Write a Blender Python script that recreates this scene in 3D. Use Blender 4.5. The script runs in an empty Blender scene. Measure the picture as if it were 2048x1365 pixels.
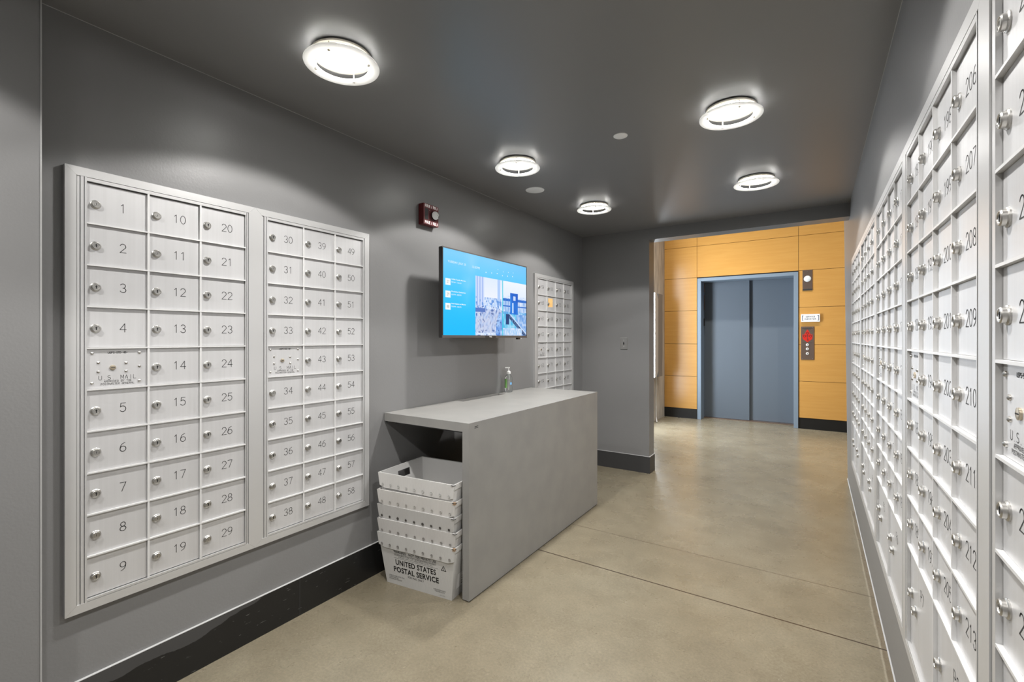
import bpy, math, random
from math import sin, cos, pi, radians as R
from mathutils import Vector, Matrix
S = bpy.context.scene
C = S.collection
random.seed(7)

# ------------------------------------------------------------------ camera
YAW = 0.5803
cd = bpy.data.cameras.new('camera'); cam = bpy.data.objects.new('camera', cd); C.objects.link(cam)
cd.sensor_width = 36; cd.lens = 922.86/2048*36; cd.shift_y = -5.85/2048
cd.clip_start = 0.02
cam.location = (0, 0, 1.3); cam.rotation_euler = (R(90), 0, YAW)
S.camera = cam
# ------------------------------------------------------------------ world, exposure
w = bpy.data.worlds.new('world'); S.world = w; w.use_nodes = True
w.node_tree.nodes['Background'].inputs[0].default_value = (.75, .87, 1, 1)
w.node_tree.nodes['Background'].inputs[1].default_value = 0.6
S.view_settings.view_transform = 'Standard'; S.view_settings.look = 'None'
S.view_settings.gamma = 1; S.view_settings.use_curve_mapping = False
S.view_settings.exposure = 0.0

SPOT_W = 31; CORE_W = 46; LENS_E = 36.0
XL, XRT, XRB, YB, YT, CZ = -2.026, .229, .256, 4.425, 4.58, 2.3515   # walls, ceiling
YE, LZ = 7.812, 5.0                                                  # elevator wall, lobby ceiling
XW = -2.09                                                           # lobby left wall

def area(name, loc, rot, sx, sy, power, col):
    l = bpy.data.lights.new(name, 'AREA'); l.shape = 'RECTANGLE'; l.size = sx; l.size_y = sy
    l.energy = power; l.color = col
    o = bpy.data.objects.new(name, l); C.objects.link(o); o.location = loc; o.rotation_euler = rot
    return o
for k, x in enumerate((-2.3, -1.35, -.4, .55, 1.5)):
    ld = bpy.data.lights.new('lobby_downlight', 'SPOT'); ld.energy = 270; ld.spot_size = R(84); ld.spot_blend = 1; ld.shadow_soft_size = .05; ld.color = (1, .94, .84)
    lo = bpy.data.objects.new('lobby_downlight', ld); C.objects.link(lo); lo.location = (max(x, XW+.1), YE-1.2, LZ-.05)
area('daylight_at_window', (XW-.12, 6.6, 1.4), (0, R(-90), 0), 2.4, .8, 150, (.86, .93, 1))

# ------------------------------------------------------------------ materials
def mat(name, col, rough=.5, metal=0, spec=.5, emit=None, es=0, trans=0, ior=1.45, alpha=1, coat=0):
    m = bpy.data.materials.new(name); m.use_nodes = True
    b = m.node_tree.nodes['Principled BSDF']
    b.inputs['Base Color'].default_value = (*col, 1); b.inputs['Roughness'].default_value = rough
    b.inputs['Metallic'].default_value = metal; b.inputs['Specular IOR Level'].default_value = spec
    b.inputs['Transmission Weight'].default_value = trans; b.inputs['IOR'].default_value = ior
    b.inputs['Coat Weight'].default_value = coat
    if emit: b.inputs['Emission Color'].default_value = (*emit, 1); b.inputs['Emission Strength'].default_value = es
    return m
def nodes(m):
    n = m.node_tree.nodes; return n, m.node_tree.links, n['Principled BSDF']
def bump(m, scale, strength, dist=.002, stretch=None, detail=3):
    n, l, b = nodes(m)
    tc = n.new('ShaderNodeNewGeometry'); mp = n.new('ShaderNodeMapping'); nz = n.new('ShaderNodeTexNoise'); bp = n.new('ShaderNodeBump')
    if stretch: mp.inputs['Scale'].default_value = stretch
    nz.inputs['Scale'].default_value = scale; nz.inputs['Detail'].default_value = detail
    bp.inputs['Strength'].default_value = strength; bp.inputs['Distance'].default_value = dist
    l.new(tc.outputs['Position'], mp.inputs[0]); l.new(mp.outputs[0], nz.inputs['Vector'])
    l.new(nz.outputs[0], bp.inputs['Height']); l.new(bp.outputs[0], b.inputs['Normal'])
    return nz
def vary(m, c1, c2, scale, detail=5, stretch=None, lo=.35, hi=.65):
    n, l, b = nodes(m)
    tc = n.new('ShaderNodeNewGeometry'); mp = n.new('ShaderNodeMapping'); nz = n.new('ShaderNodeTexNoise'); cr = n.new('ShaderNodeValToRGB')
    if stretch: mp.inputs['Scale'].default_value = stretch
    nz.inputs['Scale'].default_value = scale; nz.inputs['Detail'].default_value = detail
    cr.color_ramp.elements[0].position = lo; cr.color_ramp.elements[1].position = hi
    cr.color_ramp.elements[0].color = (*c1, 1); cr.color_ramp.elements[1].color = (*c2, 1)
    l.new(tc.outputs['Position'], mp.inputs[0]); l.new(mp.outputs[0], nz.inputs['Vector'])
    l.new(nz.outputs[0], cr.inputs[0]); l.new(cr.outputs[0], b.inputs['Base Color'])
    return cr

M = {}
M['wall'] = mat('charcoal_wall_paint', (.198, .198, .199), .36, spec=.5); bump(M['wall'], 130, .22, .0015)
M['ceil'] = mat('charcoal_ceiling_paint', (.21, .21, .213), .34, spec=.5); bump(M['ceil'], 90, .12, .001)
M['alu'] = mat('anodised_aluminium', (.70, .70, .71), .36, metal=.35)
vary(M['alu'], (.555, .555, .562), (.58, .58, .588), 2, 3, (50, 50, .5))
M['trim'] = mat('aluminium_trim', (.56, .56, .56), .34, metal=.45)
M['ridge_lit'] = mat('lit_aluminium_ridge', (.65, .65, .65), .4, metal=.2)  # lighter than the trim: light caught on the divider ledges is in the colour
M['chrome'] = mat('chrome_lock', (.52, .51, .49), .34, metal=1)
M['brass'] = mat('worn_brass', (.6, .52, .4), .3, metal=1)
M['black'] = mat('black_ink', (.012, .012, .012), .6)
M['ink'] = mat('engraved_grey_ink', (.03, .03, .03), .6)
M['gap'] = mat('dark_gap', (.03, .03, .03), .7)
M['white'] = mat('white_plastic', (.85, .85, .84), .4)
M['white_t'] = mat('white_paint', (.7, .7, .7), .5)
M['lobceil'] = mat('pale_ceiling_paint', (.14, .14, .14), .6)
M['blackbase'] = mat('black_rubber_base', (.012, .012, .012), .3)
M['darkbase'] = mat('dark_grey_base', (.045, .045, .046), .45)
M['caulk'] = mat('caulk', (.45, .45, .45), .6)
M['tbl'] = mat('grey_cast_concrete', (.27, .265, .25), .33, spec=.6)
vary(M['tbl'], (.235, .232, .224), (.262, .258, .246), 7, 9)
M['tbltop'] = M['tbl']
M['tblunder'] = mat('desk_underside_shade', (.012, .012, .013), .5)  # near-black sheet: deep shade under the desk put into its colour
M['steel'] = mat('blue_grey_steel', (.125, .152, .185), .38, metal=.1, spec=.5)
M['steelframe'] = mat('blue_grey_frame', (.22, .28, .35), .4, metal=.1)
M['orange'] = mat('orange_veneer', (.66, .36, .075), .26, spec=.5)
vary(M['orange'], (.56, .29, .075), (.59, .315, .085), 3, 4, (1, 1, 14))
M['conc'] = mat('board_formed_concrete', (.5, .47, .43), .7)
vary(M['conc'], (.38, .35, .32), (.62, .59, .54), 9, 8, (1, 3, .35)); 
M['drum'] = mat('lamp_drum', (.6, .56, .48), .4, metal=.3)
M['lens'] = mat('lamp_lens', (.9, .9, .9), .5, emit=(1, .985, .96), es=LENS_E)
M['tvframe'] = mat('tv_dark_plastic', (.03, .028, .028), .25)
M['tvbar'] = mat('tv_bezel_grey', (.12, .11, .105), .3, metal=.5)
M['red'] = mat('dark_red_plastic', (.12, .012, .014), .4)
M['redglow'] = mat('red_enamel', (.6, .02, .01), .5)
M['bronze'] = mat('bronze_plate', (.30, .22, .18), .35, metal=.8)
M['clear'] = mat('clear_plastic', (.95, .97, .97), .04, trans=1, ior=1.4)
M['gel'] = mat('clear_gel', (.95, .98, .97), .02, trans=1, ior=1.33)
M['green'] = mat('green_label', (.2, .42, .13), .5)
M['blue'] = mat('blue_label', (.15, .35, .6), .5)
M['note'] = mat('orange_paper_note', (.85, .52, .2), .8)
M['signal'] = mat('navy_ink', (.03, .05, .12), .6)
M['tubs'] = []
for i, c in enumerate([(.56, .56, .55), (.53, .52, .51), (.47, .465, .455), (.585, .572, .555), (.64, .635, .625)]):
    m = mat('corrugated_plastic', c, .42, spec=.5)
    n, l, b = nodes(m)
    tc = n.new('ShaderNodeTexCoord'); wv = n.new('ShaderNodeTexWave'); bp = n.new('ShaderNodeBump')
    wv.inputs['Scale'].default_value = 42; wv.bands_direction = 'X'
    bp.inputs['Strength'].default_value = .25; bp.inputs['Distance'].default_value = .001
    l.new(tc.outputs['Object'], wv.inputs['Vector']); l.new(wv.outputs['Fac'], bp.inputs['Height']); l.new(bp.outputs[0], b.inputs['Normal'])
    M['tubs'].append(m)
M['spot'] = mat('weld_dimple', (.22, .21, .2), .5)
M['rust'] = mat('rust_stain', (.30, .2, .12), .7)
# frosted glass ring: translucent + diffuse
m = bpy.data.materials.new('frosted_glass'); m.use_nodes = True; n = m.node_tree.nodes; l = m.node_tree.links
n.clear(); o = n.new('ShaderNodeOutputMaterial'); mx = n.new('ShaderNodeMixShader'); t = n.new('ShaderNodeBsdfTranslucent'); d = n.new('ShaderNodeBsdfDiffuse')
t.inputs[0].default_value = (.97, .97, .96, 1); d.inputs[0].default_value = (.95, .95, .94, 1); mx.inputs[0].default_value = .55
l.new(t.outputs[0], mx.inputs[1]); l.new(d.outputs[0], mx.inputs[2]); l.new(mx.outputs[0], o.inputs[0]); M['frost'] = m
# thin window glass
m = bpy.data.materials.new('window_glass'); m.use_nodes = True; n = m.node_tree.nodes; l = m.node_tree.links
n.clear(); o = n.new('ShaderNodeOutputMaterial'); mx = n.new('ShaderNodeMixShader'); t = n.new('ShaderNodeBsdfTransparent'); d = n.new('ShaderNodeBsdfGlossy')
d.inputs['Roughness'].default_value = .02; mx.inputs[0].default_value = .07
l.new(t.outputs[0], mx.inputs[1]); l.new(d.outputs[0], mx.inputs[2]); l.new(mx.outputs[0], o.inputs[0]); M['pane'] = m

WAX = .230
# polished concrete floor with saw-cut joints
m = mat('polished_concrete', (.4, .34, .24), .2, spec=.5); n, l, b = nodes(m)
geo = n.new('ShaderNodeNewGeometry')
def noise(scale, detail=6, rough=.6):
    z = n.new('ShaderNodeTexNoise'); z.inputs['Scale'].default_value = scale; z.inputs['Detail'].default_value = detail; z.inputs['Roughness'].default_value = rough
    l.new(geo.outputs['Position'], z.inputs['Vector']); return z
def ramp(src, stops):
    cr = n.new('ShaderNodeValToRGB'); e = cr.color_ramp.elements
    while len(e) < len(stops): e.new(.5)
    for i, (p, c) in enumerate(stops): e[i].position = p; e[i].color = (*c, 1)
    l.new(src, cr.inputs[0]); return cr
def mixc(a, bb, fac, mode='MIX'):
    x = n.new('ShaderNodeMix'); x.data_type = 'RGBA'; x.blend_type = mode
    if isinstance(fac, float): x.inputs[0].default_value = fac
    else: l.new(fac, x.inputs[0])
    for s, v in ((6, a), (7, bb)):
        if isinstance(v, tuple): x.inputs[s].default_value = (*v, 1)
        else: l.new(v, x.inputs[s])
    return x.outputs[2]
big = ramp(noise(1.6, 5).outputs[0], [(.3, (.165, .141, .099)), (.5, (.190, .164, .117)), (.7, (.212, .188, .138))])
fine = ramp(noise(95, 6, .75).outputs[0], [(.35, (.74, .74, .74)), (.65, (1.14, 1.14, 1.14))])
mid = ramp(noise(7, 6, .65).outputs[0], [(.3, (.88, .88, .86)), (.7, (1.10, 1.10, 1.08))])
col = mixc(mixc(big.outputs[0], fine.outputs[0], .8, 'MULTIPLY'), mid.outputs[0], .9, 'MULTIPLY')
sep = n.new('ShaderNodeSeparateXYZ'); l.new(geo.outputs['Position'], sep.inputs[0])
def mth(op, a, b_):
    q = n.new('ShaderNodeMath'); q.operation = op
    for k, v in enumerate((a, b_)):
        if isinstance(v, (int, float)): q.inputs[k].default_value = v
        else: l.new(v, q.inputs[k])
    return q.outputs[0]
# old wax line a hand's breadth from the right wall: darker beyond it, pale along it
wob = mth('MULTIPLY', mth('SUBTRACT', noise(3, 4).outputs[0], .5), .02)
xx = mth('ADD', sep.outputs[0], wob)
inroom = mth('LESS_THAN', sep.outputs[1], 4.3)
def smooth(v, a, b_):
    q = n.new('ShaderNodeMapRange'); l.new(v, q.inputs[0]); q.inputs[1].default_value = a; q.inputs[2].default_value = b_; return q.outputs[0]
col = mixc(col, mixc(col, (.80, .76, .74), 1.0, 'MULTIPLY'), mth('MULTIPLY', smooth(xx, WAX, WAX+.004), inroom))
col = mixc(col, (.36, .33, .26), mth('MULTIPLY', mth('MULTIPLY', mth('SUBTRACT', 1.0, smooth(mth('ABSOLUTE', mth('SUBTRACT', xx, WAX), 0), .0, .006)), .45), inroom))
def band(y, hw):
    s = n.new('ShaderNodeMath'); s.operation = 'SUBTRACT'; l.new(sep.outputs[1], s.inputs[0]); s.inputs[1].default_value = y
    a = n.new('ShaderNodeMath'); a.operation = 'ABSOLUTE'; l.new(s.outputs[0], a.inputs[0])
    c = n.new('ShaderNodeMath'); c.operation = 'LESS_THAN'; l.new(a.outputs[0], c.inputs[0]); c.inputs[1].default_value = hw
    return c.outputs[0]
col = mixc(col, (.04, .028, .02), band(2.459, .004)); col = mixc(col, (.07, .052, .036), band(2.926, .0026))
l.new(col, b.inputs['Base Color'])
rr = n.new('ShaderNodeMapRange'); l.new(noise(4, 6).outputs[0], rr.inputs[0]); rr.inputs[3].default_value = .2; rr.inputs[4].default_value = .36
l.new(rr.outputs[0], b.inputs['Roughness'])
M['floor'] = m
# left baseboard: black with grey wall paint slopped over the near stretch
m = mat('black_base_with_paint', (.012, .012, .012), .3); n, l, b = nodes(m)
geo = n.new('ShaderNodeNewGeometry'); sep = n.new('ShaderNodeSeparateXYZ'); l.new(geo.outputs['Position'], sep.inputs[0])
nz = n.new('ShaderNodeTexNoise'); nz.inputs['Scale'].default_value = 8; nz.inputs['Detail'].default_value = 8; l.new(geo.outputs['Position'], nz.inputs['Vector'])
mr = n.new('ShaderNodeMapRange'); l.new(sep.outputs[1], mr.inputs[0]); mr.inputs[1].default_value = .85; mr.inputs[2].default_value = 1.27; mr.inputs[3].default_value = .112; mr.inputs[4].default_value = .172
ad = n.new('ShaderNodeMath'); ad.operation = 'MULTIPLY_ADD'; l.new(nz.outputs[0], ad.inputs[0]); ad.inputs[1].default_value = .07; l.new(mr.outputs[0], ad.inputs[2])
ad2 = n.new('ShaderNodeMath'); ad2.operation = 'SUBTRACT'; l.new(ad.outputs[0], ad2.inputs[0]); ad2.inputs[1].default_value = .02
gt = n.new('ShaderNodeMath'); gt.operation = 'GREATER_THAN'; l.new(sep.outputs[2], gt.inputs[0]); l.new(ad2.outputs[0], gt.inputs[1])
mp = n.new('ShaderNodeMapping'); mp.inputs['Scale'].default_value = (1, 9, 90); l.new(geo.outputs['Position'], mp.inputs[0])
n2 = n.new('ShaderNodeTexNoise'); n2.inputs['Scale'].default_value = 2.2; n2.inputs['Detail'].default_value = 4; l.new(mp.outputs[0], n2.inputs['Vector'])
g2 = n.new('ShaderNodeMath'); g2.operation = 'GREATER_THAN'; g2.inputs[1].default_value = .71; l.new(n2.outputs[0], g2.inputs[0])
col = mixc((.012, .012, .012), (.16, .16, .155), g2.outputs[0]); col = mixc(col, (.055, .055, .056), gt.outputs[0])
l.new(col, b.inputs['Base Color']); M['paintbase'] = m

# ------------------------------------------------------------------ mesh helpers
class MB:
    def __init__(s): s.v = []; s.f = []; s.m = []
    def quad(s, a, b, c, d, mi=0):
        k = len(s.v); s.v += [tuple(a), tuple(b), tuple(c), tuple(d)]; s.f.append((k, k+1, k+2, k+3)); s.m.append(mi)
    def box(s, x0, x1, y0, y1, z0, z1, mi=0, bev=0):
        if bev:
            return s.bevbox(x0, x1, y0, y1, z0, z1, mi, bev)
        k = len(s.v)
        s.v += [(x0, y0, z0), (x1, y0, z0), (x1, y1, z0), (x0, y1, z0), (x0, y0, z1), (x1, y0, z1), (x1, y1, z1), (x0, y1, z1)]
        for q in ((3, 2, 1, 0), (4, 5, 6, 7), (0, 1, 5, 4), (1, 2, 6, 5), (2, 3, 7, 6), (3, 0, 4, 7)):
            s.f.append(tuple(k+i for i in q)); s.m.append(mi)
    def bevbox(s, x0, x1, y0, y1, z0, z1, mi, b):
        import bmesh
        bm = bmesh.new(); bmesh.ops.create_cube(bm, size=1)
        for v in bm.verts: v.co = Vector(((x0+x1)/2+v.co.x*(x1-x0), (y0+y1)/2+v.co.y*(y1-y0), (z0+z1)/2+v.co.z*(z1-z0)))
        bmesh.ops.bevel(bm, geom=bm.edges[:], offset=b, segments=2, affect='EDGES', profile=.6)
        s.bm(bm, mi)
    def bm(s, bm, mi=0):
        k = len(s.v); bm.verts.index_update(); s.v += [tuple(v.co) for v in bm.verts]
        for f in bm.faces: s.f.append(tuple(k+v.index for v in f.verts)); s.m.append(mi)
        bm.free()
    def prism(s, pts, y0, y1, mi=0, axis='y'):
        """closed polygon pts (a, b) extruded along an axis"""
        def P(a, b, t): return {'y': (a, t, b), 'x': (t, a, b), 'z': (a, b, t)}[axis]
        n_ = len(pts); k = len(s.v)
        s.v += [P(a, b, y0) for a, b in pts] + [P(a, b, y1) for a, b in pts]
        s.f.append(tuple(range(k, k+n_))); s.m.append(mi); s.f.append(tuple(range(k+2*n_-1, k+n_-1, -1))); s.m.append(mi)
        for i in range(n_): j = (i+1) % n_; s.f.append((k+j, k+i, k+n_+i, k+n_+j)); s.m.append(mi)
    def lathe(s, prof, segs=32, mi=0, c=(0, 0, 0), axis='z', sx=1, sy=1, close=False):
        k = len(s.v); n_ = len(prof)
        for r, h in prof:
            for i in range(segs):
                a = 2*pi*i/segs; p, q = r*cos(a)*sx, r*sin(a)*sy
                v = {'z': (p, q, h), 'y': (p, h, q), 'x': (h, p, q)}[axis]
                s.v.append((v[0]+c[0], v[1]+c[1], v[2]+c[2]))
        for j in range(n_ if close else n_-1):
            for i in range(segs):
                a, b = k+j*segs+i, k+j*segs+(i+1) % segs; c_, d = k+((j+1) % n_)*segs+(i+1) % segs, k+((j+1) % n_)*segs+i
                s.f.append((a, b, c_, d)); s.m.append(mi)
        if not close:
            for j in (0, n_-1):
                if prof[j][0] > 1e-6: s.f.append(tuple(k+j*segs+i for i in range(segs))); s.m.append(mi)
    def tube(s, pts, r, segs=8, mi=0):
        k = len(s.v); P = [Vector(p) for p in pts]
        for i, p in enumerate(P):
            t = (P[min(i+1, len(P)-1)]-P[max(i-1, 0)]).normalized()
            u = t.cross(Vector((0, 0, 1))) if abs(t.z) < .9 else t.cross(Vector((1, 0, 0)))
            u.normalize(); v = t.cross(u)
            for j in range(segs): a = 2*pi*j/segs; s.v.append(tuple(p+r*(cos(a)*u+sin(a)*v)))
        for i in range(len(P)-1):
            for j in range(segs): s.f.append((k+i*segs+j, k+i*segs+(j+1) % segs, k+(i+1)*segs+(j+1) % segs, k+(i+1)*segs+j)); s.m.append(mi)
        s.f.append(tuple(k+j for j in range(segs))); s.f.append(tuple(k+(len(P)-1)*segs+j for j in range(segs))); s.m += [mi, mi]
    def ribbon(s, line, w, fn, mi=0):
        for (a, b), (c, d) in zip(line, line[1:]):
            L = math.hypot(c-a, d-b) or 1e-9; ux, uy = (c-a)/L, (d-b)/L; h = w/2; a_, b_, c_, d_ = a-ux*h*.6, b-uy*h*.6, c+ux*h*.6, d+uy*h*.6
            s.quad(fn(a_+uy*h, b_-ux*h), fn(c_+uy*h, d_-ux*h), fn(c_-uy*h, d_+ux*h), fn(a_-uy*h, b_+ux*h), mi)
    def poly2(s, data, fn, mi=0):
        vs, fs = data; k = len(s.v); s.v += [fn(a, b) for a, b in vs]
        for f in fs: s.f.append(tuple(k+i for i in f)); s.m.append(mi)
    def mesh(s, name, mats, smooth=False):
        me = bpy.data.meshes.new(name); me.from_pydata(s.v, [], s.f)
        for m_ in mats: me.materials.append(m_)
        me.polygons.foreach_set('material_index', s.m)
        import bmesh
        b_ = bmesh.new(); b_.from_mesh(me); bmesh.ops.recalc_face_normals(b_, faces=b_.faces); b_.to_mesh(me); b_.free()
        if smooth: me.shade_smooth(); me.set_sharp_from_angle(angle=R(35))
        me.update(); return me
    def build(s, name, mats, parent=None, smooth=False, loc=(0, 0, 0)):
        if not isinstance(mats, (list, tuple)): mats = [mats]
        o_ = bpy.data.objects.new(name, s.mesh(name, mats, smooth)); C.objects.link(o_); o_.location = loc
        if parent: o_.parent = parent
        return o_
def put(name, me, parent, loc=(0, 0, 0)):
    o_ = bpy.data.objects.new(name, me); C.objects.link(o_); o_.parent = parent; o_.location = loc; return o_
def thing(name, label, cat, loc, rz=0, group=None):
    o_ = bpy.data.objects.new(name, None); C.objects.link(o_); o_.empty_display_size = .1
    o_.location = loc; o_.rotation_euler = (0, 0, rz); return tag(o_, label, cat, group)
def tag(o_, label, cat, group=None):
    o_['label'] = label; o_['category'] = cat
    if group: o_['group'] = group
    return o_
def struct(o_): o_['kind'] = 'structure'; return o_

# engraved single-stroke lettering (box 0..0.6 wide, 0..1 high)
def arc(cx, cy, rx, ry, a0, a1, n_=10): return [(cx+rx*cos(R(a0+(a1-a0)*i/n_)), cy+ry*sin(R(a0+(a1-a0)*i/n_))) for i in range(n_+1)]
G = {'0': [arc(.3, .5, .3, .5, 90, 450, 22)], '1': [[(.12, .8), (.32, 1), (.32, 0)]],
 '2': [arc(.3, .7, .29, .3, 165, -20, 12)+[(.0, 0), (.62, 0)]],
 '3': [arc(.3, .755, .26, .245, 160, -90, 12)+arc(.3, .255, .3, .255, 90, -160, 12)],
 '4': [[(.48, 0), (.48, 1), (0, .3), (.64, .3)]],
 '5': [[(.56, 1), (.1, 1), (.05, .55)]+arc(.28, .33, .31, .33, 125, -150, 14)],
 '6': [[(.5, 1)]+arc(.42, .35, .4, .6, 120, 180, 5)+arc(.3, .3, .3, .3, 180, 540, 20)],
 '7': [[(0, 1), (.6, 1), (.18, 0)]],
 '8': [arc(.3, .76, .24, .24, 90, 450, 18), arc(.3, .26, .3, .26, 90, 450, 18)],
 '9': [[(.1, 0)]+arc(.18, .65, .4, .6, -60, 0, 5)+arc(.3, .7, .29, .3, 0, 360, 20)],
 'A': [[(0, 0), (.3, 1), (.6, 0)], [(.1, .33), (.5, .33)]],
 'B': [[(0, 0), (0, 1), (.35, 1)]+arc(.35, .77, .22, .23, 90, -90, 8)+[(0, .54)], [(.35, .54)]+arc(.35, .27, .25, .27, 90, -90, 8)+[(0, 0)]],
 'C': [arc(.32, .5, .32, .5, 50, 310, 16)], 'D': [[(0, 0), (0, 1), (.25, 1)]+arc(.25, .5, .35, .5, 90, -90, 12)+[(0, 0)]],
 'E': [[(.55, 1), (0, 1), (0, 0), (.55, 0)], [(0, .52), (.45, .52)]], 'F': [[(.55, 1), (0, 1), (0, 0)], [(0, .52), (.45, .52)]],
 'G': [arc(.32, .5, .32, .5, 50, 340, 16)+[(.62, .45), (.35, .45)]], 'H': [[(0, 0), (0, 1)], [(.6, 0), (.6, 1)], [(0, .52), (.6, .52)]],
 'I': [[(.3, 0), (.3, 1)]], 'L': [[(0, 1), (0, 0), (.55, 0)]], 'M': [[(0, 0), (0, 1), (.3, .3), (.6, 1), (.6, 0)]],
 'N': [[(0, 0), (0, 1), (.6, 0), (.6, 1)]], 'O': [arc(.3, .5, .32, .5, 90, 450, 20)],
 'P': [[(0, 0), (0, 1), (.35, 1)]+arc(.35, .76, .24, .24, 90, -90, 8)+[(0, .52)]],
 'R': [[(0, 0), (0, 1), (.35, 1)]+arc(.35, .76, .24, .24, 90, -90, 8)+[(0, .52)], [(.3, .52), (.6, 0)]],
 'S': [arc(.3, .755, .27, .245, 30, 270, 12)+arc(.3, .255, .3, .255, 90, -150, 12)],
 'T': [[(0, 1), (.6, 1)], [(.3, 1), (.3, 0)]], 'U': [[(0, 1), (0, .3)]+arc(.3, .3, .3, .3, 180, 360, 10)+[(.6, 1)]],
 'V': [[(0, 1), (.3, 0), (.6, 1)]], 'Y': [[(0, 1), (.3, .5), (.6, 1)], [(.3, .5), (.3, 0)]],
 'Z': [[(0, 1), (.6, 1), (0, 0), (.6, 0)]], 'J': [[(.5, 1), (.5, .25)]+arc(.27, .25, .23, .25, 0, -170, 8)],
 '.': [[(.25, 0), (.3, 0)]], ',': [[(.3, .05), (.2, -.15)]], '-': [[(.1, .5), (.5, .5)]], '+': [[(.05, .5), (.55, .5)], [(.3, .25), (.3, .75)]],
 '/': [[(0, -.1), (.6, 1.1)]], '!': [[(.3, 1), (.3, .3)], [(.3, .05), (.3, 0)]], ' ': [], ':': [[(.3, .15), (.3, .2)], [(.3, .7), (.3, .75)]]}
def strokes(mb, txt, cx, cy, h, w, fn, mi=0, adv=.95, sq=1.0):
    tot = (len(txt)-1)*adv+.6; x = cx-tot*h*sq/2
    for ch in txt:
        for ln in G.get(ch, []): mb.ribbon([(x+a*h*sq, cy-h/2+b_*h) for a, b_ in ln], w, fn, mi)
        x += adv*h*sq
# printed (outline font) lettering -> 2D polygons centred on 0,0 and scaled to a width
def text2d(txt, width=None, height=None, bold=0.0, spacing=1.0):
    cu = bpy.data.curves.new('t', 'FONT'); cu.body = txt; cu.size = 1; cu.offset = bold; cu.resolution_u = 3
    cu.align_x = 'CENTER'; cu.space_character = spacing
    ob = bpy.data.objects.new('t', cu); C.objects.link(ob); dg = bpy.context.evaluated_depsgraph_get(); dg.update()
    me = ob.evaluated_get(dg).to_mesh(); vs = [(v.co.x, v.co.y) for v in me.vertices]; fs = [tuple(p.vertices) for p in me.polygons]
    ob.evaluated_get(dg).to_mesh_clear(); bpy.data.objects.remove(ob); bpy.data.curves.remove(cu)
    x0 = min(v[0] for v in vs); x1 = max(v[0] for v in vs); y0 = min(v[1] for v in vs); y1 = max(v[1] for v in vs)
    kx = width/(x1-x0) if width else None; ky = height/(y1-y0) if height else None
    kx = kx or ky; ky = ky or kx
    return [((a-(x0+x1)/2)*kx, (b_-(y0+y1)/2)*ky) for a, b_ in vs], fs

# ================================================================== THE SETTING
RE = -1.7          # rear wall
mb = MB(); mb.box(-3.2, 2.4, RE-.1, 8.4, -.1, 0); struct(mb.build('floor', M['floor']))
mb = MB(); mb.box(XL-.1, .36, RE-.1, YB, CZ, CZ+.1); struct(mb.build('ceiling', M['ceil']))
# left wall, with the jog that comes forward beside the camera
mb = MB(); mb.box(XL-.1, XL, RE, YT, 0, LZ); struct(mb.build('wall_left', M['wall']))
mb = MB(); mb.box(XL, -1.93, RE, .381, 0, CZ); struct(mb.build('wall_jog', M['wall']))
mb = MB(); mb.box(XL-.1, .36, RE-.1, RE, 0, CZ); struct(mb.build('wall_rear', M['wall']))
# right wall (a hair out of plumb, as in the room)
mb = MB()
tL = XRB+(XRT-XRB)*LZ/CZ
mb.prism([(XRB, 0), (.40, 0), (.40, LZ), (tL, LZ)], RE, 5.26); struct(mb.build('wall_right', M['wall']))
# back wall: pier, header over the wide opening
mb = MB()
mb.box(XL, -1.327, YB, YT, 0, 2.245); mb.box(XL, XRT+.01, YB, YT, 2.245, LZ)
struct(mb.build('wall_back', M['wall']))
# lobby
mb = MB(); mb.box(-2.3, 2.3, YT, 8.3, LZ, LZ+.1); struct(mb.build('ceiling_lobby', M['lobceil']))
mb = MB(); mb.box(XW-.2, XW, 7.0, YE+.1, 0, LZ, 0); mb.box(XW-.2, XW, YT, 6.2, 0, LZ); mb.box(XW-.2, XW, 6.2, 7.0, 2.65, LZ); mb.box(XW-.2, XW, 6.2, 7.0, 0, .15)
struct(mb.build('wall_lobby_left', M['conc']))
mb = MB(); mb.box(2.2, 2.3, 5.26, 8.3, 0, LZ); struct(mb.build('wall_lobby_right', M['lobceil']))
mb = MB(); mb.box(.40, 2.3, 5.16, 5.26, 0, LZ); struct(mb.build('wall_lobby_near', M['lobceil']))
win = MB()
for a, b_ in ((6.2, 6.24), (6.96, 7.0)): win.box(XW-.1, XW-.05, a, b_, .15, 2.65)
for a, b_ in ((.15, .2), (2.6, 2.65)): win.box(XW-.1, XW-.05, 6.24, 6.96, a, b_)
wf = struct(win.build('window_1', M['steelframe']))
mb = MB(); mb.box(XW-.08, XW-.074, 6.24, 6.96, .2, 2.6); mb.build('pane', M['pane'], wf)
# elevator wall: dark backing and individually jointed orange panels
mb = MB()
FL, FR, FT = -1.568, -.196, 2.255
g = .0025
rows = [.157, .681, 1.207, 1.742, 2.271, 2.773, 3.30, 3.83, 4.36, 4.99]
def panel(x0, x1, z0, z1): mb.box(x0+g, x1-g, YE, YE+.02, z0+g, z1-g, 0)
for z0, z1 in zip(rows, rows[1:]):
    panel(XW, -1.575, z0, z1)
    for x0, x1 in ((-.193, 1.1), (1.1, 2.2)): panel(x0, x1, z0, z1)
for z0, z1 in zip(rows[4:], rows[5:]): panel(-1.575, -.193, z0, z1)
mb.box(XW, FL, YE+.02, YE+.4, 0, LZ, 1); mb.box(FR, 2.2, YE+.02, YE+.4, 0, LZ, 1); mb.box(FL, FR, YE+.02, YE+.4, FT, LZ, 1)
struct(mb.build('wall_elevator', [M['orange'], M['gap']]))
mb = MB(); mb.box(XW, FL, YE+.004, YE+.02, 0, .155); mb.box(FR, 2.2, YE+.004, YE+.02, 0, .155); struct(mb.build('baseboard_lobby', M['blackbase']))
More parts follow.
